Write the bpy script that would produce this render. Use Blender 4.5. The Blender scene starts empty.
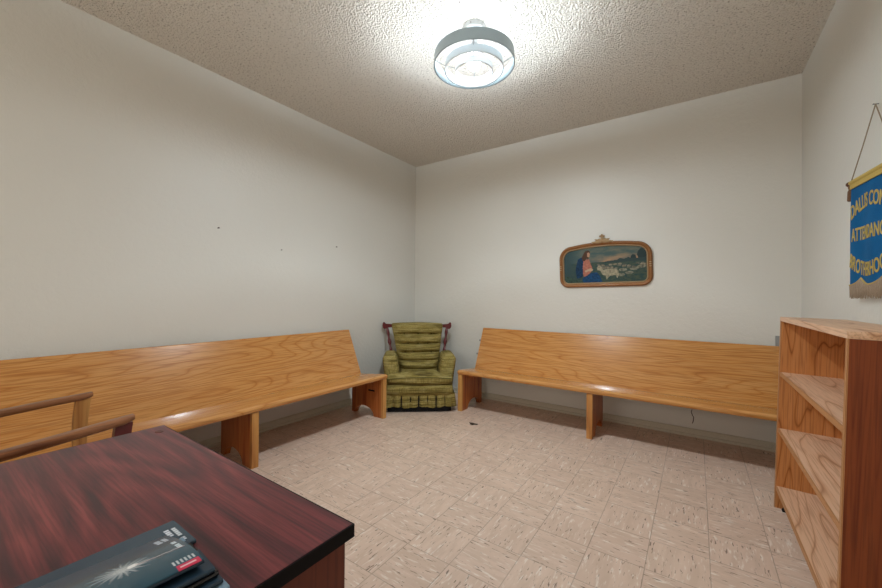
import bpy, bmesh, math, random
from mathutils import Vector, Matrix, noise as mnoise
random.seed(7)
C = bpy.context.scene.collection
PI = math.pi
# ---------------------------------------------------------------- helpers
def obj(name, bm, m, parent=None, bev=0, seg=2, smooth=40, kind=None):
    if bev:
        es = [e for e in bm.edges if len(e.link_faces) == 2 and e.calc_face_angle(0) > math.radians(35)]
        bmesh.ops.bevel(bm, geom=es, offset=bev, segments=seg, affect='EDGES', clamp_overlap=True, profile=.5)
    bmesh.ops.recalc_face_normals(bm, faces=bm.faces)
    me = bpy.data.meshes.new(name); bm.to_mesh(me); bm.free()
    if smooth:
        for p in me.polygons: p.use_smooth = True
        try: me.set_sharp_from_angle(angle=math.radians(smooth))
        except Exception: pass
    o = bpy.data.objects.new(name, me); C.objects.link(o)
    if m: me.materials.append(m)
    if parent: o.parent = parent
    if kind: o['kind'] = kind
    return o
def tag(o, label, cat, group=None):
    o['label'] = label; o['category'] = cat
    if group: o['group'] = group
    return o
def thing(name, label, cat, loc=(0,0,0), rz=0, group=None):
    o = bpy.data.objects.new(name, None); C.objects.link(o); o.empty_display_size = .1
    o.location = loc; o.rotation_euler = (0,0,rz)
    return tag(o, label, cat, group)
def box(bm, x0,x1,y0,y1,z0,z1):
    v=[bm.verts.new((x,y,z)) for x in (x0,x1) for y in (y0,y1) for z in (z0,z1)]
    for f in ((0,1,3,2),(4,6,7,5),(0,4,5,1),(2,3,7,6),(0,2,6,4),(1,5,7,3)): bm.faces.new([v[i] for i in f])
    return bm
def B(*a): return box(bmesh.new(), *a)
def prism(bm, pts, axis, a0, a1):
    """extrude a closed 2-D outline; axis 0: pts=(y,z), 1: pts=(x,z), 2: pts=(x,y)"""
    def P(p,a):
        if axis==0: return (a,p[0],p[1])
        if axis==1: return (p[0],a,p[1])
        return (p[0],p[1],a)
    A=[bm.verts.new(P(p,a0)) for p in pts]; D=[bm.verts.new(P(p,a1)) for p in pts]; n=len(pts)
    bm.faces.new(A); bm.faces.new(D[::-1])
    for i in range(n): bm.faces.new((A[i],D[i],D[(i+1)%n],A[(i+1)%n]))
    return bm
def tube(bm, pts, rad, seg=12, flat=1.0, closed=False):
    pts=[Vector(p) for p in pts]; n=len(pts)
    if not hasattr(rad,'__len__'): rad=[rad]*n
    rings=[]; up=None
    for i,p in enumerate(pts):
        if closed: t=(pts[(i+1)%n]-pts[i-1])
        else: t=(pts[min(i+1,n-1)]-pts[max(i-1,0)])
        t.normalize()
        if up is None: up = Vector((0,0,1)) if abs(t.z)<.9 else Vector((0,1,0))
        s=t.cross(up).normalized(); up=s.cross(t).normalized()
        rings.append([bm.verts.new(p+(s*math.cos(a)*flat+up*math.sin(a))*rad[i]) for a in [2*PI*k/seg for k in range(seg)]])
    m = n if closed else n-1
    for i in range(m):
        a,b=rings[i],rings[(i+1)%n]
        for k in range(seg): bm.faces.new((a[k],a[(k+1)%seg],b[(k+1)%seg],b[k]))
    if not closed: bm.faces.new(rings[0][::-1]); bm.faces.new(rings[-1])
    return bm
def lathe(bm, prof, cx=0, cy=0, seg=32, closed=False):
    rings=[]
    for r,z in prof:
        if r<1e-6: rings.append([bm.verts.new((cx,cy,z))])
        else: rings.append([bm.verts.new((cx+r*math.cos(2*PI*k/seg),cy+r*math.sin(2*PI*k/seg),z)) for k in range(seg)])
    n=len(rings)
    for i in range(n if closed else n-1):
        a,b=rings[i],rings[(i+1)%n]
        for k in range(seg):
            k2=(k+1)%seg
            if len(a)==1 and len(b)==1: continue
            if len(a)==1: bm.faces.new((a[0],b[k2],b[k]))
            elif len(b)==1: bm.faces.new((a[k],a[k2],b[0]))
            else: bm.faces.new((a[k],a[k2],b[k2],b[k]))
    if not closed:
        if len(rings[0])>1: bm.faces.new(rings[0][::-1])
        if len(rings[-1])>1: bm.faces.new(rings[-1])
    return bm
def rbox(bm, x0,x1,y0,y1,z0,z1, r, n=10, fn=None):
    """soft rounded box; fn(Vector)->Vector deforms it afterwards"""
    lo=Vector((x0,y0,z0)); hi=Vector((x1,y1,z1)); verts={}
    def V(i,j,k):
        if (i,j,k) in verts: return verts[(i,j,k)]
        p=Vector((x0+(x1-x0)*i/n, y0+(y1-y0)*j/n, z0+(z1-z0)*k/n))
        q=Vector([min(max(p[a],lo[a]+r),hi[a]-r) for a in range(3)])
        d=p-q
        if d.length>1e-9: p=q+d.normalized()*r
        if fn: p=fn(p)
        verts[(i,j,k)]=bm.verts.new(p); return verts[(i,j,k)]
    for a in range(n):
        for b in range(n):
            for s in (0,n):
                bm.faces.new((V(s,a,b),V(s,a+1,b),V(s,a+1,b+1),V(s,a,b+1)))
                bm.faces.new((V(a,s,b),V(a+1,s,b),V(a+1,s,b+1),V(a,s,b+1)))
                bm.faces.new((V(a,b,s),V(a+1,b,s),V(a+1,b+1,s),V(a,b+1,s)))
    return bm
# ---------------------------------------------------------------- materials
class NT:
    def __init__(s,name):
        s.m=bpy.data.materials.new(name); s.m.use_nodes=True; s.t=s.m.node_tree; s.b=s.t.nodes['Principled BSDF']
    def n(s,typ,**kw):
        o=s.t.nodes.new(typ)
        for k,v in kw.items(): setattr(o,k,v)
        return o
    def l(s,a,b): s.t.links.new(a,b)
    def math(s,op,a,b=None,c=None):
        o=s.n('ShaderNodeMath',operation=op)
        for i,x in enumerate((a,b,c)):
            if x is None: continue
            if isinstance(x,(int,float)): o.inputs[i].default_value=x
            else: s.l(x,o.inputs[i])
        return o.outputs[0]
    def coord(s,scale=(1,1,1),rnd=False,out='Object'):
        tc=s.n('ShaderNodeTexCoord'); mp=s.n('ShaderNodeMapping'); mp.inputs['Scale'].default_value=scale
        s.l(tc.outputs[out],mp.inputs[0])
        if rnd:
            oi=s.n('ShaderNodeObjectInfo'); k=s.math('MULTIPLY',oi.outputs['Random'],37.)
            cb=s.n('ShaderNodeCombineXYZ')
            for i in range(3): s.l(k,cb.inputs[i])
            s.l(cb.outputs[0],mp.inputs['Location'])
        return mp.outputs[0]
    def noise(s,vec,scale,detail=3,rough=.5,dist=0):
        o=s.n('ShaderNodeTexNoise'); s.l(vec,o.inputs['Vector'])
        o.inputs['Scale'].default_value=scale; o.inputs['Detail'].default_value=detail; o.inputs['Roughness'].default_value=rough; o.inputs['Distortion'].default_value=dist
        return o.outputs['Fac']
    def ramp(s,fac,stops,interp='LINEAR'):
        o=s.n('ShaderNodeValToRGB'); r=o.color_ramp; r.interpolation=interp
        while len(r.elements)<len(stops): r.elements.new(.5)
        for e,(p,c) in zip(r.elements,stops):
            e.position=p; e.color=(c,c,c,1) if isinstance(c,(int,float)) else (*c,1)
        s.l(fac,o.inputs[0]); return o.outputs[0]
    def mix(s,fac,a,b,blend='MIX'):
        o=s.n('ShaderNodeMix',data_type='RGBA',blend_type=blend)
        for i,x in ((0,fac),(6,a),(7,b)):
            if isinstance(x,(int,float)): o.inputs[i].default_value=x if i==0 else (x,x,x,1)
            elif isinstance(x,tuple): o.inputs[i].default_value=(*x,1)
            else: s.l(x,o.inputs[i])
        return o.outputs[2]
    def bump(s,h,strength,dist=.01):
        o=s.n('ShaderNodeBump'); o.inputs['Strength'].default_value=strength; o.inputs['Distance'].default_value=dist
        s.l(h,o.inputs['Height']); s.l(o.outputs[0],s.b.inputs['Normal'])
    def col(s,c):
        if isinstance(c,tuple): s.b.inputs['Base Color'].default_value=(*c,1)
        else: s.l(c,s.b.inputs['Base Color'])
    def fin(s,rough=.5,metal=0,coat=0,coatr=.1,spec=.5):
        s.b.inputs['Roughness'].default_value=rough; s.b.inputs['Metallic'].default_value=metal
        s.b.inputs['Coat Weight'].default_value=coat; s.b.inputs['Coat Roughness'].default_value=coatr
        s.b.inputs['Specular IOR Level'].default_value=spec
        return s.m
def plain(name,c,rough=.5,metal=0,coat=0,bump=0,bscale=80,var=.08,spec=.3):
    t=NT(name); v=t.coord(rnd=True); n=t.noise(v,bscale,3)
    c2=tuple(x*(1-var*2) for x in c)
    t.col(t.mix(n,c,c2))
    if bump: t.bump(n,bump,.004)
    return t.fin(rough,metal,coat,.1,spec)
def wood(name, light, mid, dark, axis=0, rough=.35, coat=.3, coatr=.12, rings=9, figure=1.0, pore=.35, fig_scale=1.0, cross=4.0, bump=.06, sharp=5.0):
    """plain sawn timber: contour lines of a stretched noise, plus pores; grain runs along `axis`"""
    t=NT(name)
    s=[cross*fig_scale]*3; s[axis]=.55*fig_scale
    a=t.noise(t.coord(tuple(s),True),1.0,1.5,.45)
    r=t.math('PINGPONG',t.math('MULTIPLY',a,rings*2.0),1.0)
    s2=[160]*3; s2[axis]=5
    p=t.noise(t.coord(tuple(s2),True),1.0,2)
    s3=[28]*3; s3[axis]=.9
    q=t.noise(t.coord(tuple(s3),True),1.0,3)
    line=t.math('POWER',r,sharp)
    f=t.math('ADD',t.math('MULTIPLY',line,.55*figure),t.math('MULTIPLY',q,.55))
    c=t.ramp(f,[(.15,light),(.5,mid),(.95,dark)])
    pr=t.ramp(p,[(.38,1),(.52,0)])
    c=t.mix(t.math('MULTIPLY',pr,pore),c,dark)
    t.col(c)
    t.bump(p,bump,.0015)
    return t.fin(rough,0,coat,coatr,.25)
M={}
M['oak']=wood('honey_oak_varnish',(.62,.315,.10),(.54,.235,.06),(.32,.11,.024),0,.26,.5,.09,rings=20,cross=4.4,figure=.75,fig_scale=1.0,sharp=5,pore=.5)
M['oak_v']=wood('oak_leg_board',(.50,.17,.045),(.38,.10,.025),(.2,.045,.012),2,.4,.3,.2,rings=5,cross=9)
M['oak_e']=wood('oak_edge_strip',(.62,.33,.10),(.5,.22,.06),(.34,.13,.035),2,.38,.3,.2,rings=4)
M['case']=wood('bookcase_oak_lit',(.76,.50,.33),(.66,.39,.23),(.30,.12,.05),1,.5,.12,.3,rings=12,cross=5,figure=1.0,sharp=7)  # shelf and top oak, lightened: lamp light put into the colour
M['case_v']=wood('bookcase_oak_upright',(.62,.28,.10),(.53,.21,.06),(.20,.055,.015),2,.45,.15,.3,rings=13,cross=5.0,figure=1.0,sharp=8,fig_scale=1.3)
M['case_side_shaded']=wood('bookcase_side_fine_grain_shaded',(.27,.065,.016),(.20,.042,.010),(.08,.016,.005),2,.42,.15,.25,rings=10,cross=22,figure=.5)  # same oak, darker: shade of the near side put into the colour
M['case_edge']=plain('bookcase_edge_band',(.5,.24,.1),.5)
M['chairwood']=wood('armchair_walnut_stain',(.33,.14,.06),(.23,.085,.032),(.1,.03,.012),1,.38,.3,.2,rings=4,cross=9)
M['maroon']=plain('maroon_stained_wood',(.13,.018,.02),.3,0,.4)
# desk laminate
t=NT('mahogany_laminate')
a=t.noise(t.coord((.8,3.4,3.4)),1.0,1.2,.4,.3)
r=t.math('PINGPONG',t.math('MULTIPLY',a,30.),1.0)
q=t.noise(t.coord((1.3,52,52)),1.0,3)
p=t.noise(t.coord((9,260,260)),1.0,2)
f=t.math('ADD',t.math('MULTIPLY',r,.20),t.math('MULTIPLY',q,.85))
c=t.ramp(f,[(.3,(.25,.050,.052)),(.5,(.15,.027,.032)),(.75,(.045,.013,.020))])
c=t.mix(t.math('MULTIPLY',t.ramp(p,[(.4,1),(.55,0)]),.35),c,(.02,.006,.008))
t.col(c); t.bump(p,.05,.001); M['desk']=t.fin(.36,0,.10,.2,.35)
M['desk_panel']=wood('mahogany_panel',(.17,.035,.015),(.115,.022,.01),(.05,.01,.006),2,.4,.1,.2,rings=4)
M['black']=plain('black_edge_band',(.003,.002,.003),.4,spec=.12)
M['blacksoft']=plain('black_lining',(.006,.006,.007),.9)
# wall paint
def wallpaint(name,col,rough=.42):
    t=NT(name); v=t.coord(); a=t.noise(v,34,5,.6,.4); b=t.noise(v,1.3,3); fine=t.noise(v,150,2)
    d=tuple(x*.93 for x in col)
    t.col(t.mix(b,col,d))
    h=t.math('ADD',a,t.math('MULTIPLY',fine,.25))
    t.bump(h,.5,.005); return t.fin(rough,0,0,.2,.5)
M['wall']=wallpaint('cream_wall_paint',(.71,.70,.65))
M['base']=plain('cream_baseboard',(.62,.58,.48),.45)
# popcorn ceiling
t=NT('popcorn_ceiling'); v=t.coord()
vo=t.n('ShaderNodeTexVoronoi'); vo.inputs['Scale'].default_value=95; t.l(v,vo.inputs['Vector'])
n1=t.noise(v,80,3,.6); n2=t.noise(v,1.1,3)
h=t.math('ADD',t.math('MULTIPLY',vo.outputs['Distance'],-1.0),t.math('MULTIPLY',n1,1.3))
c=t.mix(n2,(.86,.82,.75),(.80,.75,.67))
c=t.mix(t.ramp(n1,[(.33,.95),(.42,0)]),c,(.28,.23,.19))
t.col(c); t.bump(h,.9,.013); M['ceil']=t.fin(.9,0,0,.2,.2)
# floor tiles, nine inch squares with streaks turned tile by tile
T=.2286; OX=-.6326; OY=1.7834
t=NT('streaked_vinyl_tile'); tc=t.n('ShaderNodeTexCoord'); sx=t.n('ShaderNodeSeparateXYZ'); t.l(tc.outputs['Object'],sx.inputs[0])
u=t.math('DIVIDE',t.math('SUBTRACT',sx.outputs[0],OX),T); w=t.math('DIVIDE',t.math('SUBTRACT',sx.outputs[1],OY),T)
fu=t.math('FLOOR',u); fw=t.math('FLOOR',w); cu=t.math('FRACT',u); cw=t.math('FRACT',w)
par=t.math('FLOORED_MODULO',t.math('ADD',fu,fw),2.) if True else None
cb=t.n('ShaderNodeCombineXYZ'); t.l(fu,cb.inputs[0]); t.l(fw,cb.inputs[1])
wn=t.n('ShaderNodeTexWhiteNoise',noise_dimensions='2D'); t.l(cb.outputs[0],wn.inputs['Vector'])
A=t.n('ShaderNodeCombineXYZ'); t.l(cu,A.inputs[0]); t.l(cw,A.inputs[1])
Bc=t.n('ShaderNodeCombineXYZ'); t.l(cw,Bc.inputs[0]); t.l(cu,Bc.inputs[1])
mx=t.n('ShaderNodeMix',data_type='VECTOR'); t.l(par,mx.inputs[0]); t.l(A.outputs[0],mx.inputs[4]); t.l(Bc.outputs[0],mx.inputs[5])
def streak(sc,off,detail=2,dist=.6):
    mp=t.n('ShaderNodeMapping'); mp.inputs['Scale'].default_value=sc; t.l(mx.outputs[1],mp.inputs[0])
    o=t.n('ShaderNodeVectorMath',operation='MULTIPLY_ADD'); t.l(wn.outputs['Color'],o.inputs[0]); o.inputs[1].default_value=(90,90,90); 
    t.l(mp.outputs[0],o.inputs[2])
    o2=t.n('ShaderNodeVectorMath',operation='ADD'); t.l(o.outputs[0],o2.inputs[0]); o2.inputs[1].default_value=(off,off,off)
    return t.noise(o2.outputs[0],1.0,detail,.5,dist)
s_dark=streak((30,4.6,1),0); s_lite=streak((20,3.4,1),33,3); s_soft=streak((6,1.2,1),71,3)
base=t.mix(t.math('MULTIPLY',wn.outputs['Value'],.8),(.69,.515,.405),(.62,.45,.35))
base=t.mix(t.ramp(s_soft,[(.35,.5),(.62,0)]),base,(.52,.37,.27))
base=t.mix(t.ramp(s_lite,[(.58,0),(.68,.7)]),base,(.80,.72,.64))
base=t.mix(t.ramp(s_dark,[(.64,0),(.685,.9)]),base,(.17,.11,.075))
ed=t.math('MINIMUM',t.math('MINIMUM',cu,t.math('SUBTRACT',1.,cu)),t.math('MINIMUM',cw,t.math('SUBTRACT',1.,cw)))
seam=t.ramp(ed,[(.004,1),(.011,0)])
base=t.mix(t.math('MULTIPLY',seam,t.math('ADD',.3,t.math('MULTIPLY',wn.outputs['Value'],.45))),base,(.2,.14,.1))
t.col(base)
t.bump(t.math('SUBTRACT',t.math('MULTIPLY',s_dark,.3),seam),.12,.002)
M['floor']=t.fin(.38,0,0,.2,.45)
# tweed
def tweed(name):
    t=NT(name)
    a=t.noise(t.coord((3.5,3.5,95),True),1.0,3,.6)
    b=t.noise(t.coord((260,260,9),True),1.0,2)
    d=t.noise(t.coord((10,10,30),True),1.0,2)
    c=t.ramp(a,[(.33,(.10,.072,.022)),(.47,(.25,.19,.05)),(.62,(.40,.32,.11))])
    c=t.mix(t.ramp(b,[(.40,.55),(.55,0)]),c,(.09,.075,.02))
    c=t.mix(t.ramp(d,[(.5,0),(.7,.35)]),c,(.45,.38,.17))
    t.col(c); t.bump(t.math('ADD',a,b),.45,.004)
    pass
    return t.fin(.95,0,0,.2,.15)
M['tweed']=tweed('olive_tweed')
M['button']=plain('dark_olive_button',(.10,.085,.02),.9)
M['lampw']=plain('white_lamp_enamel',(.72,.75,.77),.35,0,.2,var=.01)
M['lampg']=plain('grey_lamp_enamel',(.34,.43,.48),.4,0,.2,var=.01)
M['chrome']=plain('brushed_steel',(.6,.6,.6),.3,1)
M['bolt']=plain('dull_bolt_steel',(.3,.3,.31),.4,.8)
t=NT('lamp_bulb_glow'); t.b.inputs['Emission Color'].default_value=(.88,.95,1,1); t.b.inputs['Emission Strength'].default_value=9; t.col((.9,.9,.9)); M['bulb']=t.fin(.3)
M['gilt']=plain('antique_gilt',(.33,.14,.045),.42,.3,.2,bump=.5,bscale=150,var=.25)
M['gilt_l']=plain('worn_gilt_lip',(.52,.36,.2),.45,.3,0,bump=.3,bscale=200,var=.2)
M['rod']=plain('brown_dowel',(.12,.045,.02),.5)
M['cord']=plain('tan_cord',(.34,.27,.19),.9)
M['fringe']=plain('beige_fringe',(.52,.40,.29),.95,bump=.5,bscale=300,var=.3)
M['tassel']=plain('brown_tassel_thread',(.24,.13,.07),.95,bump=.5,bscale=300,var=.3)
M['gold']=plain('gold_felt',(.56,.41,.11),.85,bump=.3,bscale=300,var=.12)
t=NT('royal_blue_felt'); v=t.coord(); a=t.noise(v,14,3); b=t.noise(v,400,2)
t.col(t.mix(a,(.0,.115,.30),(.0,.075,.215))); t.bump(b,.3,.002); M['blue']=t.fin(.85,0,0,.2,.2)
def paintmat(name,attr,rough=.45,coat=0,bump=0):
    t=NT(name); a=t.n('ShaderNodeVertexColor'); a.layer_name=attr; t.col(a.outputs['Color'])
    if bump:
        t.bump(t.noise(t.coord(),300,2),bump,.001)
    return t.fin(rough,0,coat,.1,.25)
M['print']=paintmat('printed_painting','paint',.6,.0)
M['cover']=paintmat('glossy_printed_cover','paint',.25,.25)
M['page']=plain('paper_page_edge',(.5,.5,.48),.7)
M['navy']=plain('navy_cover',(.02,.045,.075),.28,0,.4)
M['inkblack']=plain('black_cover',(.01,.01,.013),.25,0,.4)
M['redink']=plain('red_ink',(.45,.01,.03),.4)
M['bluepaper']=plain('pale_blue_paper',(.22,.34,.45),.35,0,.3)
M['plate']=plain('grey_metal_plate',(.33,.34,.34),.5,.3)
M['dark']=plain('dark_mark',(.05,.03,.02),.8)
M['cushion']=plain('armchair_seat_fabric',(.2,.12,.07),.9,bump=.3)
M['added_fill']=None
# ---------------------------------------------------------------- room
XL,XR,YB,ZC=-2.9766,.6331,3.7174,2.80
YF=-1.75; W=.12
def struct(name,bm,m,bev=0): return obj(name,bm,m,None,bev,smooth=0,kind='structure')
struct('floor',B(XL-W,XR+W,YF-W,YB+W,-.1,0),M['floor'])
struct('ceiling',B(XL-W,XR+W,YF-W,YB+W,ZC,ZC+.1),M['ceil'])
struct('wall_left',B(XL-W,XL,YF-W,YB+W,0,ZC),M['wall'])
struct('wall_back',B(XL,XR,YB,YB+W,0,ZC),M['wall'])
struct('wall_right',B(XR,XR+W,YF-W,YB+W,0,ZC),M['wall'])
# wall behind the camera, with an unseen window added to let fill light in
wx0,wx1,wz0,wz1=-2.3,-.1,.9,2.2
bm=bmesh.new()
box(bm,XL,wx0,YF-W,YF,0,ZC); box(bm,wx1,XR,YF-W,YF,0,ZC); box(bm,wx0,wx1,YF-W,YF,0,wz0); box(bm,wx0,wx1,YF-W,YF,wz1,ZC)
struct('wall_front',bm,M['wall'])
bm=bmesh.new(); f=.05
box(bm,wx0,wx1,YF-.09,YF-.03,wz0,wz0+f); box(bm,wx0,wx1,YF-.09,YF-.03,wz1-f,wz1)
for x in (wx0,(wx0+wx1)/2-f/2,wx1-f): box(bm,x,x+f,YF-.09,YF-.03,wz0+f,wz1-f)
struct('added_window_1',bm,M['base'])  # frame of the added window, out of view
# baseboards: low skirting with a shoe strip
def basebd(name,pts,axis,a0,a1): return struct(name,prism(bmesh.new(),pts,axis,a0,a1),M['base'])
g=.0005
prof=[(0,0),(.020,0),(.020,.018),(.012,.024),(.012,.060),(.006,.066),(0,.066)]
basebd('baseboard_back',[(YB-g-d,z) for d,z in prof],0,XL+.021,XR-.021)
basebd('baseboard_left',[(XL+g+d,z) for d,z in prof],1,YF,YB-g)
basebd('baseboard_right',[(XR-g-d,z) for d,z in prof],1,YF,YB-g)
# small marks on walls and floor
def nail(y,z,r=.007):
    bm=bmesh.new(); tube(bm,[(XL,y,z),(XL+.012,y,z),(XL+.013,y,z+.001)],[r*.45,r*.45,r],10)
    return obj('nail',bm,M['dark'])
tag(nail(1.336,1.641,.008),'dark nail in the left wall, nearest to the camera of the three','nail','nails in the left wall')
tag(nail(1.853,1.531,.0055),'small dark nail, lowest of the three in the left wall','nail','nails in the left wall')
tag(nail(2.449,1.626,.007),'dark nail in the left wall, the one closest to the room corner','nail','nails in the left wall')
bm=bmesh.new(); pts=[(-.025,.222),(-.030,.20),(-.022,.175),(-.014,.16),(-.016,.13),(-.022,.108)]
tube(bm,[(x,YB-.003,z) for x,z in pts],.0028,8)
tag(obj('loose_wire',bm,M['dark']),'thin dark wire on the back wall below the right pew seat','wire')
bm=bmesh.new(); lathe(bm,[(0,.0),(.034,.0),(.030,.003),(0,.005)],0,0,9)
for v in bm.verts:
    k=1+.35*math.sin(3*math.atan2(v.co.y,v.co.x)); v.co.x=v.co.x*k*1.2-1.64; v.co.y=v.co.y*k*.8+2.9
tag(obj('floor_debris',bm,M['dark']),'small dark scrap on the floor tiles in front of the right pew','debris')
b_=B(.490,.524,YB-.012,YB-.0005,.775,.868)
o=obj('wall_plate',b_,M['plate'],None,.003); tag(o,'small grey metal plate on the back wall above the right pew end beside the bookcase','wall plate')
# ---------------------------------------------------------------- pews (local: x length, y depth from front, z up)
PL=2.50
def pew(label,loc,rz,end_x):
    t=thing('church_pew',label,'pew',loc,rz,'oak pews along the walls')
    # seat: rounded nose, dips to the rear
    pts=[(.0,.378),(.004,.369),(.014,.365),(.385,.330),(.388,.368),(.03,.405),(.016,.404),(.004,.398),(-.001,.389)]
    obj('seat',prism(bmesh.new(),pts,0,0,PL),M['oak'],t,0,smooth=25)
    # backrest leaning to the wall
    a=Vector((.352,.366)); b=Vector((.535,.790)); d=(b-a).normalized(); nrm=Vector((d.y,-d.x))*.024
    top=[b, b+nrm*.15+d*.006, b+nrm*.5+d*.009, b+nrm*.85+d*.006, b+nrm]
    pts=[tuple(a)]+[tuple(p) for p in top]+[tuple(a+nrm)]
    obj('backrest',prism(bmesh.new(),pts,0,0,PL),M['oak'],t,0,smooth=25)
    for lx in (0,(PL-.045)/2,PL-.045):
        x0,x1=lx+.001,lx+.044
        out=[(.040,.0),(.040,.3610),(.383,.3295),(.392,.36),(.50,.62),(.545,.62),(.43,.33),(.43,.0),(.385,.0)]
        arc=[(.385-.0,.0)]; cx=.258; R=.125
        for k in range(1,12):
            an=PI*k/12; arc.append((cx+R*math.cos(an), .085*math.sin(an)+.0))
        arc.append((cx-R,.0))
        leg=obj('leg',prism(bmesh.new(),out[:-1]+arc,0,x0,x1),M['oak_v'],t,0,smooth=0)
        obj('leg_front_strip',prism(bmesh.new(),[(.012,0),(.0395,0),(.0395,.3612),(.012,.3637)],0,x0-.001,x1+.001),M['oak_e'],leg,.002,smooth=0)
        # steel bolts where the board is fixed
        if lx==0 or lx>2:
            s=-1 if lx==0 else 1
            for (y,z) in ((.485,.66),(.425,.52)) if lx==0 else ():
                xe=x0 if s<0 else x1
                obj('bolt',tube(bmesh.new(),[(xe,y,z),(xe+s*.018,y,z)],.010,10),M['bolt'],t)
            bm=B(lx+.05 if s<0 else lx-.045,lx+.095 if s<0 else lx-.005,.14,.26,.318,.338)
            obj('bracket',bm,M['oak_v'],t,.002)
    if end_x>1: obj('metal_tie',B(end_x,end_x+.004,.12,.20,.235,.25),M['blacksoft'],t)
    return t
p1=pew('long oak pew against the left wall, running behind the wooden armchair',(-2.372,.068,0),PI/2,PL-.05)
p2=pew('long oak pew against the back wall under the framed picture',(-1.957,3.135,0),0,.05)
# ---------------------------------------------------------------- tweed rocker in the corner
ang=math.atan2(.593,.806)+math.radians(3)   # local x = towards image right, local -y = front
t=thing('upholstered_rocker','olive green tweed rocker with tufted back in the corner between the pews','armchair',(-2.450,3.146,0),ang); t.scale=(.97,.97,.98)
def F(p): return Vector((p[0],-p[1],p[2]))     # (u, forward, z) -> local
TW=M['tweed']
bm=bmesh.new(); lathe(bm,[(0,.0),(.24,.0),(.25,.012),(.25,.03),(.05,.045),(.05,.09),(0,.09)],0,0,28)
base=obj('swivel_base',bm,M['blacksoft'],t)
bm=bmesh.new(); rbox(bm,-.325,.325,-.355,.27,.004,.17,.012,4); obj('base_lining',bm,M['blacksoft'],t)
def bulge(p): 
    return p+Vector((0,-.012*math.sin(max(0,min(1,(p.z-.17)/.11))*PI) if p.y<-.3 else 0,0))
bm=bmesh.new(); rbox(bm,-.340,.340,-.372,.27,.168,.283,.030,12,bulge); obj('seat_rail',bm,TW,t)
# ruffled skirt (front and both sides)
def skirt():
    bm=bmesh.new(); path=[]
    L1=.62; L2=.70
    N=220; tot=2*L1+L2
    rows=7; prev=None
    for side in (0,1):
        grid=[]
        for i in range(N+1):
            s=tot*i/N
            if s<L1: p=Vector((-.350,.27-s)); nn=Vector((-1,0))
            elif s<L1+L2: p=Vector((-.350+(s-L1),.27-L1)); nn=Vector((0,-1))
            else: p=Vector((.350,.27-L1+(s-L1-L2))); nn=Vector((1,0))
            ph=s/(.70/8)
            fr=(ph+.02*math.sin(3*ph))%1
            sq=math.tanh(6*(.5-abs(fr-.5)-.10))   # folds: wide flats, narrow pleats
            col=[]
            for r in range(rows+1):
                k=r/rows; z=.186-.132*k - .006*k*math.sin(ph*2.1) 
                off=.004+ (.009+.010*k)*sq + .006*k + (.004*k*math.sin(ph*9)) - side*.004
                col.append(bm.verts.new((p.x+nn.x*off,p.y+nn.y*off,z)))
            grid.append(col)
        for i in range(N):
            for r in range(rows):
                q=(grid[i][r],grid[i+1][r],grid[i+1][r+1],grid[i][r+1]); bm.faces.new(q if side==0 else q[::-1])
        if prev:
            for i in range(N):
                for r in (0,rows): bm.faces.new((prev[i][r],prev[i+1][r],grid[i+1][r],grid[i][r]))
        prev=grid
    return bm
obj('ruffled_skirt',skirt(),TW,t)
# seat cushion, T shaped: narrow between the arms, full width in front
def tform(p):
    q=p.copy()
    k=max(0,min(1,(p.y+.24)/.05))             # 0 in front, 1 between the arms
    q.x=p.x*(1-.37*k)
    q.z+= .016*math.cos(p.x/.34*PI/2)*(1 if p.z>.32 else .2)+(-.012*math.sin(p.x*7+1) if p.z<.32 else 0) -.035*max(0,min(1,(p.y+.1)/.3))*(1 if p.z>.31 else 0)
    return q
bm=bmesh.new(); rbox(bm,-.335,.335,-.392,.20,.285,.362,.032,22,tform)
sc=obj('seat_cushion',bm,TW,t)
bm=bmesh.new(); pts=[]
for i in range(41):
    x=-.318+.636*i/40; pts.append((x,-.3885,.338+.016*math.cos(x/.34*PI/2)))
tube(bm,pts,.0055,8); obj('piping',bm,M['button'],sc)
# arms
for s in (-1,1):
    def aform(p,s=s):
        k=(p.z-.17)/.40
        q=p.copy(); q.x+= s*.055*max(0,k)**1.3                                  # flares outwards
        q.z+= -.028*max(0,min(1,(p.y+.28)/.5))*k*0 + .012*math.cos((abs(p.x)-.27)/.09)*k
        q.y+= .045*k if p.y<-.1 else 0
        q.z-= .022*k*(1 if s*(p.x-s*.27)>0 else -0.2)*0
        return q
    bm=bmesh.new(); x0,x1=(.195,.352) if s>0 else (-.352,-.195)
    rbox(bm,x0,x1,-.235,.26,.17,.530,.050,14,aform)
    obj('arm',bm,TW,t)
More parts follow.
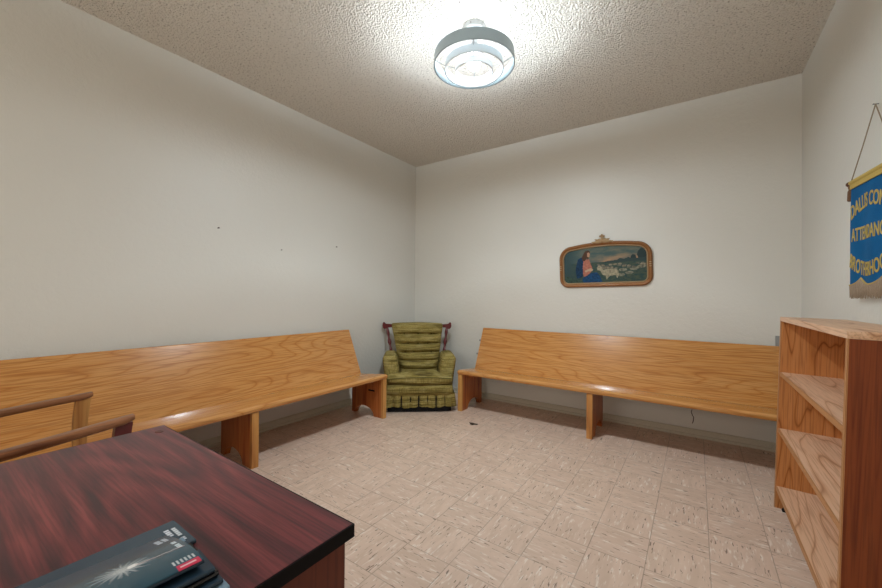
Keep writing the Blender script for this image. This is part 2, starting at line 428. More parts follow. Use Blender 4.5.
# tufted back
def back():
    bm=bmesh.new(); NA,NB=44,72; fr=[];bk=[]
    rows=[.10,.26,.42,.585,.775]; 
    btn=[(.775,-.55),(.775,0.02),(.775,.55),(.585,-.42),(.585,0),(.585,.42),(.42,-.6),(.42,-.2),(.42,.2),(.42,.6)]
    for j in range(NB+1):
        b=j/NB; w=.198+.105*b**.9; z=.31+.55*b; y0=.055+.200*b
        if b>.95: w-= .012*((b-.95)/.05)**2
        c=[];d=[]
        for i in range(NA+1):
            a=-1+2*i/NA
            edge=(1-abs(a)**5)*(1-max(0,(b-.93)/.07)**2)
            ch=min(abs(b-r) for r in rows+[1.02])
            roll=min(1,ch/.055)**.6
            dip=sum(math.exp(-((a-ba)**2/.010+(b-bb)**2/.0009)) for bb,ba in btn)
            wr=.003*math.sin(a*23+b*40)*(1-roll)
            th=.012+edge*(.050+.050*roll)-.028*dip+wr
            zz=z-.012*(1-a*a)*math.sin(b*PI)*0 - (.012*a*a if b>.8 else 0)
            c.append(bm.verts.new((a*w-.02*b,y0-th,zz))); d.append(bm.verts.new((a*w-.02*b,y0+.025*edge+.004,zz)))
        fr.append(c); bk.append(d)
    for j in range(NB):
        for i in range(NA):
            bm.faces.new((fr[j][i],fr[j][i+1],fr[j+1][i+1],fr[j+1][i])); bm.faces.new((bk[j][i],bk[j+1][i],bk[j+1][i+1],bk[j][i+1]))
        for i in (0,NA): bm.faces.new((fr[j][i],bk[j][i],bk[j+1][i],fr[j+1][i]))
    for i in range(NA):
        for j in (0,NB): bm.faces.new((fr[j][i],fr[j][i+1],bk[j][i+1],bk[j][i]))
    pos=[(a*(.198+.105*b**.9)-.02*b,(.055+.200*b)-.052,.31+.55*b) for b,a in btn]
    return bm,pos
bm,pos=back(); bk=obj('tufted_backrest',bm,TW,t,smooth=60)
for p in pos:
    bm=bmesh.new(); bmesh.ops.create_uvsphere(bm,u_segments=10,v_segments=6,radius=.0095,matrix=Matrix.Translation(p)@Matrix.Diagonal((1,.5,1,1))); obj('button',bm,M['button'],bk)
# crest rail with scrolled ears, and turned posts
ch=[(.30,.800),(.340,.796),(.358,.784),(.380,.780),(.398,.792),(.406,.814),(.404,.846),(.394,.860),(.382,.856),(.376,.846),(.364,.840),(.345,.838),(.30,.836)]
crest=[(x-.02,z) for x,z in ch]+[(-x-.02,z) for x,z in ch[::-1]]
obj('crest_rail',prism(bmesh.new(),crest,1,.262,.294),M['maroon'],t,.005,2)
for s in (-1,1):
    p0=Vector((s*.300-.01,.20,.48)); p1=Vector((s*.352-.02,.278,.797)); pts=[];rr=[]
    for k in range(25):
        q=k/24; pts.append(p0.lerp(p1,q)); rr.append(.011+.008*abs(math.sin(q*PI*3.0))**1.5+(.004 if .45<q<.55 else 0))
    obj('turned_post',tube(bmesh.new(),pts,rr,12),M['maroon'],t)
# ---------------------------------------------------------------- bookcase on the right wall
t=thing('bookcase','empty low oak bookcase with open shelves standing against the right wall','bookcase',(0.360,0,0))
t.rotation_euler=(0,math.radians(1.35),0)
X0,X1,Y0,Y1,H=.0,.245,1.640,2.745,1.046
def side(name,y0,y1):
    o=obj(name,B(X0+.002,X1,y0,y1,0,H-.024),M['case_side_shaded' if y0<2 else 'case_v'],t,.0015)
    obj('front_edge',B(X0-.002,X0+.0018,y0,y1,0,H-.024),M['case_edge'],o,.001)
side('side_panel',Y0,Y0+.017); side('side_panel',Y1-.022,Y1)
pts=[(X0-.004,H-.0235),(X0-.004,H-.008),(X0,H-.002),(X0+.008,H),(X1+.006,H),(X1+.006,H-.0235)]
# top board, ends rounded over
o_t=[(Y0-.001,H-.0235),(Y0-.001,H-.016),(Y0+.003,H-.006),(Y0+.010,H-.0015),(Y0+.02,H),(Y1-.012,H),(Y1-.003,H-.004),(Y1,H-.012),(Y1,H-.0235)]
obj('top_board',prism(bmesh.new(),o_t,0,X0-.003,X1+.002),M['case'],t,.001,smooth=50)
for z in (.744,.437,.120):
    o=obj('shelf',B(X0+.006,X1-.006,Y0+.0175,Y1-.0225,z-.020,z),M['case'],t,.001)
    obj('shelf_edge',B(X0+.001,X0+.0055,Y0+.0175,Y1-.0225,z-.020,z),M['case_edge'],o,.0008)
obj('back_panel',B(X1-.0055,X1-.001,Y0+.0175,Y1-.0225,.118,H-.0245),M['case_v'],t)
bm=bmesh.new(); prism(bm,[(.385,.0),(.425,.0),(.425,.03),(.40,.03)],1,Y1-.06,Y1-.03)
o=obj('furniture_wedge',bm,M['blacksoft']); tag(o,'small black wedge on the floor at the far foot of the bookcase','wedge')
# ---------------------------------------------------------------- desk
t=thing('desk','dark mahogany laminate desk with black edge in the left foreground','desk',(0,0,0))
DX0,DX1,DY0,DY1=-1.303,-.480,-1.08,.441
obj('desktop',B(DX0+.003,DX1-.003,DY0+.003,DY1-.003,.7275,.75),M['desk'],t)
bm=bmesh.new(); 
box(bm,DX0,DX1,DY1-.003,DY1,.7275,.7495); box(bm,DX0,DX1,DY0,DY0+.003,.7275,.7495)
box(bm,DX0,DX0+.003,DY0+.003,DY1-.003,.7275,.7495); box(bm,DX1-.003,DX1,DY0+.003,DY1-.003,.7275,.7495)
obj('edge_band',bm,M['black'],t)
obj('side_panel',B(DX0+.02,DX1-.03,DY1-.036,DY1-.012,0,.7273),M['desk_panel'],t,.001)
obj('side_panel',B(DX0+.02,DX1-.03,DY0+.012,DY0+.036,0,.7273),M['desk_panel'],t,.001)
obj('front_panel',B(DX1-.0295,DX1-.010,DY0+.012,DY1-.012,.0,.7273),M['desk_panel'],t,.001)
obj('glide',B(DX1-.08,DX1-.05,DY1-.034,DY1-.014,-.0,.004),M['black'],t)
bm=bmesh.new(); lathe(bm,[(0,.7501),(.012,.7501),(.011,.7507),(.008,.7506),(0,.7507)],0,0,14)
for v in bm.verts: v.co.x=v.co.x*1.2-1.250; v.co.y=v.co.y*.85+.412
obj('worn_patch',bm,M['desk_panel'],t)['label']='scuffed brown patch near the desk corner'
# ---------------------------------------------------------------- wooden armchair between desk and pew
t=thing('wooden_armchair','brown wooden armchair with slim bent arms between the desk and left pew','chair',(-1.93,.20,0))
for s in (-1,1):
    sx=s*.268
    # arm: runs front (y+) to back, gently bowed, softly rounded
    bm=bmesh.new(); rings=[]
    for i in range(19):
        k=i/18; y=.272-.56*k; z=.706-.050*k+.003*math.sin(k*PI)
        x=sx+ s*(-.008+.020*math.sin(k*PI*.9)); w=.021+.006*math.sin(k*PI); h=.0135
        if i==0: w*=.8; h*=.7
        ring=[]
        for a in range(12):
            an=2*PI*a/12+PI/12; c_,s_=math.cos(an),math.sin(an)
            ring.append(bm.verts.new((x+w*math.copysign(abs(c_)**.55,c_),y,z-h+h*math.copysign(abs(s_)**.55,s_))))
        rings.append(ring)
    for i in range(18):
        for a in range(12): bm.faces.new((rings[i][a],rings[i][(a+1)%12],rings[i+1][(a+1)%12],rings[i+1][a]))
    bm.faces.new(rings[0]); bm.faces.new(rings[-1][::-1])
    obj('armrest',bm,M['chairwood'],t,smooth=50)
    # bent front upright and leg in one
    bm=bmesh.new(); fr=[]
    for i in range(15):
        k=i/14; z=.682*(1-k); yb=.243-.016*math.sin(min(1,k*1.9)*PI)+.012*min(1,k*2)-.0*k; hw=.024-.006*k
        x=sx-s*.006
        fr.append([bm.verts.new((x+a*.013,yb+b*hw,z)) for a,b in ((-1,-1),(1,-1),(1,1),(-1,1))])
    for i in range(14):
        for a in range(4): bm.faces.new((fr[i][a],fr[i][(a+1)%4],fr[i+1][(a+1)%4],fr[i+1][a]))
    bm.faces.new(fr[0]); bm.faces.new(fr[-1][::-1])
    obj('front_leg',bm,M['oak_e'] if s<0 else M['maroon'],t,.004,2)
    bm=bmesh.new(); pts=[(sx-s*.006,-.20,0),(sx-s*.006,-.215,.45),(sx-s*.006,-.262,.70),(sx-s*.006,-.33,.95)]
    tube(bm,pts,[.017,.022,.020,.016],8); obj('back_leg',bm,M['chairwood'],t)
bm=bmesh.new(); 
rbox(bm,-.235,.235,-.205,.215,.40,.465,.028,10); obj('seat',bm,M['cushion'],t)
obj('seat_frame',B(-.245,.245,-.19,.215,.365,.399),M['chairwood'],t,.004)
bm=bmesh.new(); rbox(bm,-.235,.235,-.022,.022,.0,.30,.02,8,lambda p: Vector((p.x,p.y-.262-.22*p.z,p.z+.62))); obj('backrest',bm,M['cushion'],t)
# ---------------------------------------------------------------- ceiling lamp
LX,LY=-1.131,1.972
t=thing('ceiling_lamp','round white ceiling lamp of concentric rings around a glowing bulb','ceiling lamp',(LX,LY,ZC))
def ring(r,z0,z1,th=.0025): return lathe(bmesh.new(),[(r-.004,z1-ZC),(r,z0+.003-ZC),(r+.001,z0-ZC),(r-th-.003,z0-ZC),(r-th-.002,z0+.003-ZC),(r-.004-th,z1-ZC)],0,0,72,True)
canopy=obj('canopy',lathe(bmesh.new(),[(0,0),(.068,0),(.070,-.006),(.066,-.03),(.050,-.036),(0,-.036)],0,0,40),M['lampw'],t)
obj('screw',tube(bmesh.new(),[(.015,-.067,-.018),(.015,-.072,-.018)],.003,8),M['bolt'],canopy)
o=obj('outer_ring',ring(.247,2.556,2.626),M['lampg'],t)
obj('middle_ring',ring(.180,2.530,2.578),M['lampw'],t)
obj('inner_ring',ring(.117,2.515,2.556),M['lampw'],t)
obj('stem',lathe(bmesh.new(),[(.018,-.036),(.018,-.105),(.026,-.112),(.026,-.149),(0,-.149)],0,0,20),M['lampw'],t)
for k in range(4):
    a=k*PI/2+.5; c_,s_=math.cos(a),math.sin(a)
    bm=bmesh.new(); tube(bm,[(c_*.02,s_*.02,-.125),(c_*.115,s_*.115,2.552-ZC),(c_*.178,s_*.178,2.572-ZC),(c_*.243,s_*.243,2.610-ZC)],.0025,6)
    obj('spoke',bm,M['chrome'],t)
bm=bmesh.new(); lathe(bm,[(.018,-.150),(.024,-.180),(.038,-.200),(.043,-.222),(.038,-.245),(.022,-.262),(0,-.267)],0,0,28)
obj('bulb',bm,M['bulb'],t)
bm=bmesh.new(); lathe(bm,[(.027,-.135),(.036,-.138),(.046,-.144),(.047,-.146),(.045,-.146),(.035,-.141),(.027,-.139)],0,0,40,True)  # small dish added over the bulb to hold back light on the ceiling
obj('added_dish',bm,M['lampw'],t)
# ---------------------------------------------------------------- framed picture
def outline(hw, hl, hr, arch, rc, n=9):
    """rounded panel with an arched top, ccw from bottom left"""
    P=[]
    def corner(cx,cz,a0,r):
        for k in range(n+1):
            a=a0+PI/2*k/n; P.append((cx+r*math.cos(a),cz+r*math.sin(a)))
    corner(-hw+rc,-hl+rc,PI,rc); corner(hw-rc,-hl+rc,1.5*PI,rc)
    rt=rc*1.45
    corner(hw-rt,hr-rt,0,rt)
    for k in range(1,16):
        x=(hw-rt)*(1-2*k/16.); P.append((x, hr+arch*(1-(x/(hw-rt))**2)))
    corner(-hw+rt,hr-rt,PI/2,rt)
    return P
OUT=outline(.403,.193,.207,.022,.085)
def inset(P,d):
    n=len(P); R=[]
    for i in range(n):
        a=Vector(P[i-1]); b=Vector(P[i]); c=Vector(P[(i+1)%n]); t1=(b-a); t2=(c-b)
        if t1.length<1e-6: t1=t2
        if t2.length<1e-6: t2=t1
        tt=(t1.normalized()+t2.normalized()).normalized(); nn=Vector((-tt.y,tt.x)); R.append(tuple(b+nn*d))
    return R
t=thing('framed_picture','arched gilt framed picture of a seated shepherd with sheep on the back wall','picture',(-.717,YB-.004,1.437))
t.rotation_euler=(math.radians(3),math.radians(-1.2),0)
def frame_sweep(prof):
    bm=bmesh.new(); rings=[]
    for d,y in prof:
        R=inset(OUT,d); rings.append([bm.verts.new((x,-y,z)) for x,z in R])
    m=len(rings); n=len(OUT)
    for j in range(m):
        a,b=rings[j],rings[(j+1)%m]
        for i in range(n): bm.faces.new((a[i],a[(i+1)%n],b[(i+1)%n],b[i]))
    return bm
obj('frame',frame_sweep([(0,0),(.0,.018),(.006,.028),(.014,.031),(.022,.027),(.029,.020),(.034,.019),(.034,0)]),M['gilt'],t,smooth=60)
obj('inner_lip',frame_sweep([(.034,.004),(.034,.021),(.038,.023),(.043,.019),(.045,.012),(.045,.004)]),M['gilt_l'],t,smooth=60)
# the print: one flat sheet with painted colours
INN=inset(OUT,.0440)
def inpoly(x,y,P):
    c=False; j=len(P)-1
    for i in range(len(P)):
        if (P[i][1]>y)!=(P[j][1]>y) and x<(P[j][0]-P[i][0])*(y-P[i][1])/(P[j][1]-P[i][1])+P[i][0]: c=not c
        j=i
    return c
def lerp(a,b,k): k=max(0,min(1,k)); return tuple(x+(y-x)*k for x,y in zip(a,b))
def img(px,py): return ((px-442.)/882*1.10*.80, (314.-py)*.00112)   # helper: picture plane layout of the print
shapes=[]
def S(col,*pts,vary=0): shapes.append((col,[img(*p) for p in pts],vary))
S((.05,.09,.07),(85,400),(110,385),(200,420),(280,450),(340,480),(80,490),(80,420),vary=.4)
S((.03,.055,.055),(725,235),(735,205),(760,185),(790,188),(830,200),(830,270),(735,262))
S((.03,.055,.055),(675,245),(690,230),(712,235),(722,262),(672,264))
S((.04,.07,.07),(560,268),(585,255),(620,262),(660,250),(680,262),(820,258),(820,285),(400,292),(470,275))
flock=[(400+ (i*37)%410, 300+((i*53)%44), .7+.35*((i*29)%10)/10) for i in range(26)]
for fx,fy,k in flock:
    w_=22*k; h_=9*k
    S((.24,.21,.15) if int(fx)%2 else (.15,.15,.12),*[(fx+w_*math.cos(a),fy+h_*math.sin(a)) for a in [2*PI*q/10 for q in range(10)]],vary=.4)
for fx,fy in ((760,330),(700,345),(610,350),(590,390),(660,375)):
    S((.20,.20,.15),*[(fx+36*math.cos(a),fy+13*math.sin(a)) for a in [2*PI*q/12 for q in range(12)]],vary=.4)
    S((.04,.06,.06),(fx-22,fy+10),(fx-18,fy+34),(fx-24,fy+34)); S((.04,.06,.06),(fx+22,fy+10),(fx+26,fy+34),(fx+19,fy+34))
# near sheep
S((.34,.31,.22),(385,322),(405,305),(425,318),(440,345),(480,340),(540,338),(570,352),(575,385),(560,420),(548,392),(500,395),(470,425),(462,395),(435,385),(415,350),(392,345),vary=.3)
# seated shepherd: mantle, tunic, robe over the knees
S((.006,.042,.10),(215,245),(250,228),(275,250),(262,330),(255,400),(200,408),(190,330),vary=.3)
S((.42,.17,.12),(268,250),(320,250),(330,290),(345,325),(330,360),(300,385),(295,410),(262,390),(258,320),vary=.2)
S((.50,.36,.25),(275,345),(330,325),(352,335),(345,350),(300,352),(285,362))
S((.008,.065,.16),(262,400),(300,385),(330,365),(385,362),(410,390),(435,450),(420,458),(270,462),(250,420),vary=.3)
S((.09,.045,.025),(250,235),(268,200),(285,178),(310,172),(328,186),(326,200),(305,205),(300,235),(280,262),(262,262))
S((.45,.27,.18),(300,195),(318,190),(326,205),(322,225),(312,238),(300,228))
S((.09,.045,.025),(302,225),(316,232),(310,250),(298,240))
def paint(x,z):
    k=(z+.16)/.36
    warm=math.exp(-((k-.50-.06*x)/.14)**2)*max(0,min(1,(x+.16)/.3))
    c=lerp((.055,.125,.14),(.085,.13,.12),k)
    nz=mnoise.fractal(Vector((x*9,z*30,3)),1,2,4)
    c=lerp(c,(.20,.19,.14),(.35+nz*.9)*max(0,min(1,(x+.30)/.16)))
    c=lerp(c,(.60,.33,.17),warm*(.85+nz*.8))
    if z<.040: 
        g_=mnoise.fractal(Vector((x*30,z*60,8)),1,2,3)
        c=lerp((.03,.075,.075),(.085,.11,.075),.5+g_)
    if x<-.2: c=lerp(c,(.045,.085,.09),(-.2-x)*8)
    for col,P,vary in shapes:
        if inpoly(x,z,P):
            g_=mnoise.noise(Vector((x*60,z*60,1)))*vary if vary else 0
            c=tuple(max(0,q*(1+g_*1.6)) for q in col)
    return tuple(q**1.12 for q in c)
def colour_grid(name,nx,nz_,pos,colf,keep,parent,mat):
    bm=bmesh.new(); lay=bm.verts.layers.float_color.new('paint'); G=[]
    for j in range(nz_+1):
        row=[]
        for i in range(nx+1):
            a,b=i/nx,j/nz_; 
            p,(cx,cz)=pos(a,b)
            v=bm.verts.new(p); v[lay]=(*colf(cx,cz),1); v.index=0; row.append((v,keep(cx,cz)))
        G.append(row)
    for j in range(nz_):
        for i in range(nx):
            q=(G[j][i],G[j][i+1],G[j+1][i+1],G[j+1][i])
            if all(k for _,k in q): bm.faces.new([v for v,_ in q])
    for v in [v for v in bm.verts if not v.link_faces]: bm.verts.remove(v)
    me=bpy.data.meshes.new(name); bm.to_mesh(me); bm.free(); me.materials.append(mat)
    o=bpy.data.objects.new(name,me); C.objects.link(o); o.parent=parent; return o
IN2=inset(OUT,.037)
def pp(a,b):
    x=-.41+.82*a; z=-.2+.45*b; return (x,-.010,z),(x,z)
colour_grid('print',300,166,pp,paint,lambda x,z: inpoly(x,z,IN2),t,M['print'])
obj('backing_board',prism(bmesh.new(),inset(OUT,.036),1,-.0075,-.002),M['page'],t,smooth=0)
# carved cartouche on top of the frame
cb_=bmesh.new()
def leaf(bm,cx,cz,ang_,ln,wd,y=.026):
    d=Vector((math.cos(ang_),math.sin(ang_))); 
    pts=[];rr=[]
    for k in range(7):
        q=k/6; pts.append((cx+d.x*ln*q,-(y+.008*math.sin(q*PI)),cz+d.y*ln*q)); rr.append(max(.0012,wd*math.sin(PI*(.12+.86*q))))
    tube(bm,pts,rr,8)
for v_ in (0,):
    pass
for an_,ln in ((PI/2,.07),(PI/2-.5,.045),(PI/2+.5,.045),(PI/2-.95,.046),(PI/2+.95,.046),(.08,.095),(PI-.08,.095),(.45,.075),(PI-.45,.075)):
    leaf(cb_,0,.222,an_,ln,.0125)
for x,z in ((0,.232),(.028,.247),(-.028,.247),(0,.268),(.0,.288),(.048,.238),(-.048,.238),(.085,.224),(-.085,.224),(.016,.278),(-.016,.278)):
    bmesh.ops.create_uvsphere(cb_,u_segments=10,v_segments=7,radius=.0105,matrix=Matrix.Translation((x,-.031,z)))
cr=obj('carved_crest',cb_,M['gilt_l'],t); cr['label']='pale carved leaf ornament at the top of the frame'
for s in (-1,1):   # small carved bands on the sides
    bm=bmesh.new()
    for k in range(3): bmesh.ops.create_uvsphere(bm,u_segments=8,v_segments=6,radius=.006,matrix=Matrix.Translation((s*.388,-.031,-.02+.018*k))@Matrix.Diagonal((1.8,.6,.8,1)))
    obj('carved_band',bm,M['gilt_l'],t)
# ---------------------------------------------------------------- banner on the right wall
BX=XR-.030; BY0,BY1=2.535,2.065; BZ0,BZ1=1.205,1.682
BW=BY0-BY1; BC=(BY0+BY1)/2
t=thing('hanging_banner','blue banner with gold lettering and beige fringe hanging on the right wall','banner',(0,0,0))
def wav(y,z): return BX+.004*math.sin((y-2.1)*26)*min(1,(BZ1-z)*5)
def low(s):   # lower edge with points between scallops; s measured from the left edge in m
    knots=[0,.117,.353,.47]; 
    for a,b in zip(knots,knots[1:]):
        if a<=s<=b+1e-6:
            k=(s-a)/(b-a)
            if a==0: k=.5+k/2
            elif b==.47: k=k/2
            return BZ0+.030*(abs(2*k-1))**2.2
    return BZ0
def cloth(off):
    g=[]
    for i in range(61):
        s=BW*i/60; y=BY0-s; zb=low(s); g.append([(wav(y,zb+(BZ1-zb)*j/20)+off,y,zb+(BZ1-zb)*j/20) for j in range(21)])
    return g
bm=bmesh.new()
ga,gb=[[[bm.verts.new(p) for p in col] for col in cloth(o_)] for o_ in (-.0015,.0015)]
for g_ in (ga,gb):
    for i in range(60):
        for j in range(20): bm.faces.new((g_[i][j],g_[i+1][j],g_[i+1][j+1],g_[i][j+1]))
for i in range(60):
    for j in (0,20): bm.faces.new((ga[i][j],ga[i+1][j],gb[i+1][j],gb[i][j]))
for j in range(20):
    for i in (0,60): bm.faces.new((ga[i][j],ga[i][j+1],gb[i][j+1],gb[i][j]))
obj('cloth',bm,M['blue'],t,smooth=60)
# gold hem sleeve round the rod
bm=bmesh.new(); tube(bm,[(BX,BY0+.002,BZ1),(BX,BY1-.002,BZ1)],.0115,14); obj('gold_hem',bm,M['gold'],t)
bm=bmesh.new(); prism(bm,[(BX-.0065,BZ1-.030),(BX+.0065,BZ1-.030),(BX+.0065,BZ1),(BX-.0065,BZ1)],1,BY1-.001,BY0+.001); obj('hem_band',bm,M['gold'],t)
rod=obj('rod',tube(bmesh.new(),[(BX,BY0+.048,BZ1),(BX,BY0+.040,BZ1),(BX,BY0+.030,BZ1),(BX,BY0+.028,BZ1),(BX,BY1-.028,BZ1),(BX,BY1-.030,BZ1),(BX,BY1-.040,BZ1),(BX,BY1-.048,BZ1)],[.005,.012,.012,.0065,.0065,.012,.012,.005],12),M['rod'],t)
ap=(XR-.010,2.330,1.975)
bm=bmesh.new()
for ye in (BY0+.012,BY1-.012):
    tube(bm,[(BX,ye,BZ1+.004),tuple((Vector((BX,ye,BZ1))+Vector(ap))/2+Vector((0,0,-.004))),ap],.0024,8)
    tube(bm,[(BX+.007*math.cos(a),ye,BZ1+.0085*math.sin(a)) for a in [2*PI*k/14 for k in range(14)]],.0024,6,closed=True)
obj('cord',bm,M['cord'],t)
tag(obj('nail',tube(bmesh.new(),[(XR,ap[1],ap[2]-.003),(XR-.016,ap[1],ap[2]-.001),(XR-.018,ap[1],ap[2])],[.002,.002,.005],8),M['bolt']),'nail in the right wall from which the blue banner hangs','nail')
for ye in (BY0+.020,BY1-.020):
    bm=bmesh.new(); lathe(bm,[(0,1.674),(.006,1.672),(.009,1.664),(.006,1.655),(.010,1.645),(.0115,1.605),(.009,1.600),(0,1.600)],BX-.0,ye,12)
    obj('tassel',bm,M['tassel'],t)
# fringe: many threads, one piece
bm=bmesh.new(); n=150
for i in range(n):
    s=BW*(i+.5)/n; y=BY0-s; z1=low(s)+.006; z0=1.152+random.uniform(-.006,.01)
    dx=random.uniform(-.004,.004); dy=random.uniform(-.005,.005)
    tube(bm,[(wav(y,z1)-.003,y,z1),(BX-.004+dx*.5,y+dy*.4,(z0+z1)/2),(BX-.003+dx,y+dy,z0)],[.0022,.0023,.0012],5)
fo=obj('fringe',bm,M['fringe'],t); fo['kind']='stuff'
bm=bmesh.new(); tube(bm,[(wav(BY0-BW*i/80,low(BW*i/80))-.003,BY0-BW*i/80,low(BW*i/80)+.004) for i in range(81)],.0032,6); obj('gold_edging',bm,M['gold'],t)
def lettering(txt,zc,h,rise,width):
    cu=bpy.data.curves.new('txt','FONT'); cu.body=txt; cu.align_x='CENTER'; cu.size=1; cu.offset=.014; cu.extrude=.004; cu.resolution_u=4
    o=bpy.data.objects.new('txt',cu); C.objects.link(o); bpy.context.view_layer.update()
    dg=bpy.context.evaluated_depsgraph_get(); me=bpy.data.meshes.new_from_object(o.evaluated_get(dg)); C.objects.unlink(o); bpy.data.objects.remove(o)
    bm=bmesh.new(); bm.from_mesh(me); bpy.data.meshes.remove(me)
    bmesh.ops.subdivide_edges(bm,edges=[e for e in bm.edges if e.calc_length()>.15],cuts=2)
    xs=[v.co.x for v in bm.verts]; ys=[v.co.y for v in bm.verts]; x0,x1,y0,y1=min(xs),max(xs),min(ys),max(ys)
    for v in bm.verts:
        a=(v.co.x-(x0+x1)/2)/(x1-x0)            # -.5...5
        b=(v.co.y-y0)/(y1-y0)-.5
        dz=rise*(1-(2*a)**2); tilt=-8*rise*a/width*h*b*.6
        y=BC+.026-(a*width+ (tilt if rise else 0)*-1*1.0); z=zc+dz+b*h
        v.co=Vector((wav(y,z)-.0022-(.0012 if v.co.z>0 else -.0004),y,z))
    return obj('lettering',bm,M['gold'],t,smooth=0)
for a in (('DALLIS CONF',1.538,.062,.038,.395),('ATTENDANCE',1.436,.060,0,.37),('BROTHERHOOD',1.325,.062,-.050,.405)):
    lettering(*a)
for ch_ in list(bpy.data.objects):          # the rod hangs slightly out of level
    if ch_.parent==t:
        for v in ch_.data.vertices:
            if v.co.z>1.15: v.co.z+= .065*(v.co.y-2.36)*min(1,(v.co.z-1.15)/.53)
# ---------------------------------------------------------------- magazines on the desk
def blob(x,y,cx,cy,w,h): return abs(x-cx)<w and abs(y-cy)<h
def glyphs(x,y,x0,y0,w,h,seed,cell=.0052):
    if not (x0<=x<=x0+w and y0<=y<=y0+h): return False
    k=int((x-x0)/cell); fx=((x-x0)/cell)%1; fy=(y-y0)/h
    r=random.Random(seed*97+k)
    if r.random()<.08: return False
    bars=r.choice([((0,.35),(.0,1)),((.2,.5),(0,1)),((0,.8),(.35,.65)),((0,.8),(.7,1))])
    a=bars[0][0]<=fx<=bars[0][1] and True; b=bars[1][0]<=fy<=bars[1][1] and fx<.8
    return a or b or (fy<.25 and fx<.75 and k%2)
def cover(kind,X0,Y1):
    def f(x,y):
        u=x-X0; v=Y1-y
        c=(.030,.052,.075)
        if kind=='flat':
            c=lerp((.045,.075,.105),(.025,.040,.065),v*4)
            if glyphs(x,y,-.703,.2490,.047,.0055,3,.0062) : c=(.62,.68,.74)
            if glyphs(x,y,-.705,.2400,.025,.0062,5,.0064) : c=(.66,.70,.78)
        if kind=='top':
            c=(.018,.07,.105)
            if glyphs(x,y,-.626,.2180,.034,.0050,8,.0060) : c=(.62,.70,.76)
            if glyphs(x,y,-.668,.2170,.030,.0052,2,.0062) : c=(.6,.66,.72)
            if glyphs(x,y,-.668,.2080,.026,.0060,1,.0064) : c=(.64,.70,.78)
            if -.544<x<-.531 and .202<y<.226: c=(.62,.04,.10)
            if -.5395<x<-.5365 and .205<y<.222: c=(.85,.6,.65)
            if -.556<x<-.547 and .200<y<.226 and ((y*230)%1)<.55: c=(.55,.6,.64)
            dx=x+.600; dy=y-.160; r=math.hypot(dx*1.2,dy*.95); an=math.atan2(dy,dx)
            ray=.024+.007*math.sin(an*17)+.004*math.sin(an*31+1)
            if r<ray:
                w=max(0,1-r/ray); st=.5+.5*math.sin(an*34+r*260)
                c=lerp(c,(.62,.66,.68),.3*st+w*.7)
            if math.hypot(dx-.001,(dy-.010))<.0055: c=(.85,.86,.86)
            if abs(dx-.002-.1*dy)<.0015 and dy>.012 and dy<.065: c=lerp(c,(.55,.42,.42),.7)
        return c
    return f
def magazine(label,x0,x1,y0,y1,zf,th,kind,mcov,mpage,rz=0):
    """sheet stack bent along x; zf(u) gives the upper face height, folded spine on the right"""
    tt=thing('magazine',label,'magazine',((x0+x1)/2,(y0+y1)/2,.7505),math.radians(rz),'magazines stacked on the desk')
    ox,oy,oz=tt.location; nx=60; bm=bmesh.new(); 
    prof=[]
    for i in range(nx+1):
        u=i/nx; prof.append((x0+(x1-x0)*u,zf(u)-.0006))
    R=th/2; zt=prof[-1][1]; sp=[(x1+R*math.sin(PI*k/8)*.9,zt-R+R*math.cos(PI*k/8)) for k in range(1,8)]
    bot=[(x,z-th) for x,z in prof[::-1]]
    loop=[(x-ox,z-oz) for x,z in prof+sp+bot]
    prism(bm,loop,1,y0-oy,y1-oy); obj('pages',bm,mpage,tt,smooth=50)
    if kind:
        f=cover(kind,x0,y1)
        NXX=110; NYY=240
        def pos(a,b):
            x=x0+(x1+R*.6-x0)*a; u=(x-x0)/(x1-x0)
            z=zf(min(u,1)) - (0 if u<=1 else R-math.sqrt(max(0,R*R-((x-x1)/.9)**2)))
            y=y0+(y1-y0)*b
            return (x-ox,y-oy,z-oz+.0004),(x,y)
        colour_grid('front_cover',NXX,NYY,pos,f,lambda x,y:True,tt,M['cover'])
    return tt
D0=.7505
magazine('dark slate magazine lying flat at the bottom left of the stack',-.727,-.643,.0,.262,lambda u:D0+.006,.005,'flat',None,M['navy'])
magazine('thin magazine with pale blue corner sticking out at the right of the stack',-.652,-.497,-.015,.243,lambda u:D0+.0168,.005,None,None,M['bluepaper'],-2)
magazine('dark blue folded magazine, second from the bottom of the fanned spines',-.630,-.509,-.01,.240,lambda u:D0+.0232,.0055,None,None,M['navy'],-3)
magazine('black magazine in the middle of the fanned spines',-.607,-.516,-.02,.237,lambda u:D0+.0297,.0055,None,None,M['inkblack'],-2)
magazine('navy magazine directly under the top one in the stack',-.575,-.522,-.02,.234,lambda u:D0+.0360,.0055,None,None,M['navy'],-4)
def topz(u): return D0+.0125+.034*math.sin(min(1,max(0,u))*PI/2)**1.0
magazine('navy magazine with silver starburst and red tag on top of the stack',-.690,-.533,-.03,.229,topz,.005,'top',None,M['navy'],-4)
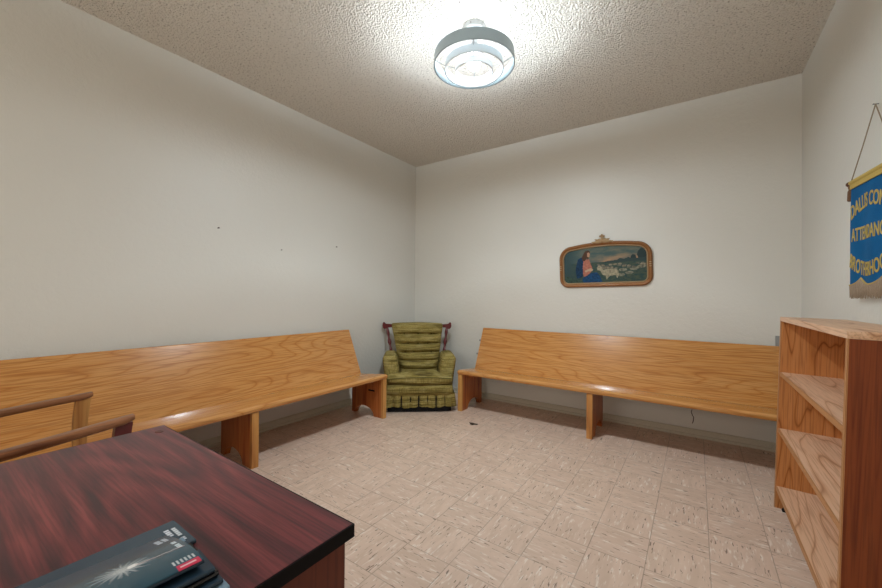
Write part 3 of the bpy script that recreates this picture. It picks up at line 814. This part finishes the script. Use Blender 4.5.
# ---------------------------------------------------------------- light
def area(name,loc,rot,sx,sy,e,col):
    l=bpy.data.lights.new(name,'AREA'); l.shape='RECTANGLE'; l.size=sx; l.size_y=sy; l.energy=e; l.color=col
    o=bpy.data.objects.new(name,l); C.objects.link(o); o.location=loc; o.rotation_euler=rot; return o
pl=bpy.data.lights.new('bulb_light','POINT'); pl.shadow_soft_size=.060; pl.energy=225; pl.color=(.82,.925,1.0); pl.use_nodes=True
nt=pl.node_tree; em=[n for n in nt.nodes if n.type=='EMISSION'][0]; fo_=nt.nodes.new('ShaderNodeLightFalloff'); fo_.inputs['Strength'].default_value=1.0; fo_.inputs['Smooth'].default_value=.75
nt.links.new(fo_.outputs['Quadratic'],em.inputs['Strength'])
po=bpy.data.objects.new('bulb_light',pl); C.objects.link(po); po.location=(LX,LY,ZC-.222)
area('added_fill_light',((wx0+wx1)/2,YF-.14,(wz0+wz1)/2),(PI/2,0,0),wx1-wx0,wz1-wz0,24,(1.0,.92,.80))  # fill light added outside the invented window opening to brighten the room
w=bpy.data.worlds.new('world'); bpy.context.scene.world=w; w.use_nodes=True
w.node_tree.nodes['Background'].inputs[0].default_value=(1,.93,.82,1); w.node_tree.nodes['Background'].inputs[1].default_value=1.0
# ---------------------------------------------------------------- camera
cd=bpy.data.cameras.new('camera'); cam=bpy.data.objects.new('camera',cd); C.objects.link(cam); bpy.context.scene.camera=cam
f_,yaw,pit,rol=369.636,.604328,.0064856,.0092296
Fv=Vector((-math.sin(yaw)*math.cos(pit),math.cos(yaw)*math.cos(pit),math.sin(pit))); R=Vector((math.cos(yaw),math.sin(yaw),0)); U=R.cross(Fv)
R2=R*math.cos(rol)+U*math.sin(rol); U2=-R*math.sin(rol)+U*math.cos(rol)
m=Matrix((R2,U2,-Fv)).transposed().to_4x4(); m.translation=Vector((0,0,1.14)); cam.matrix_world=m
cd.sensor_width=36; cd.lens=f_/882*36; cd.clip_start=.02
s=bpy.context.scene; s.view_settings.view_transform='Standard'; s.view_settings.look='None'; s.view_settings.exposure=0.45; s.view_settings.gamma=1; s.view_settings.use_curve_mapping=False
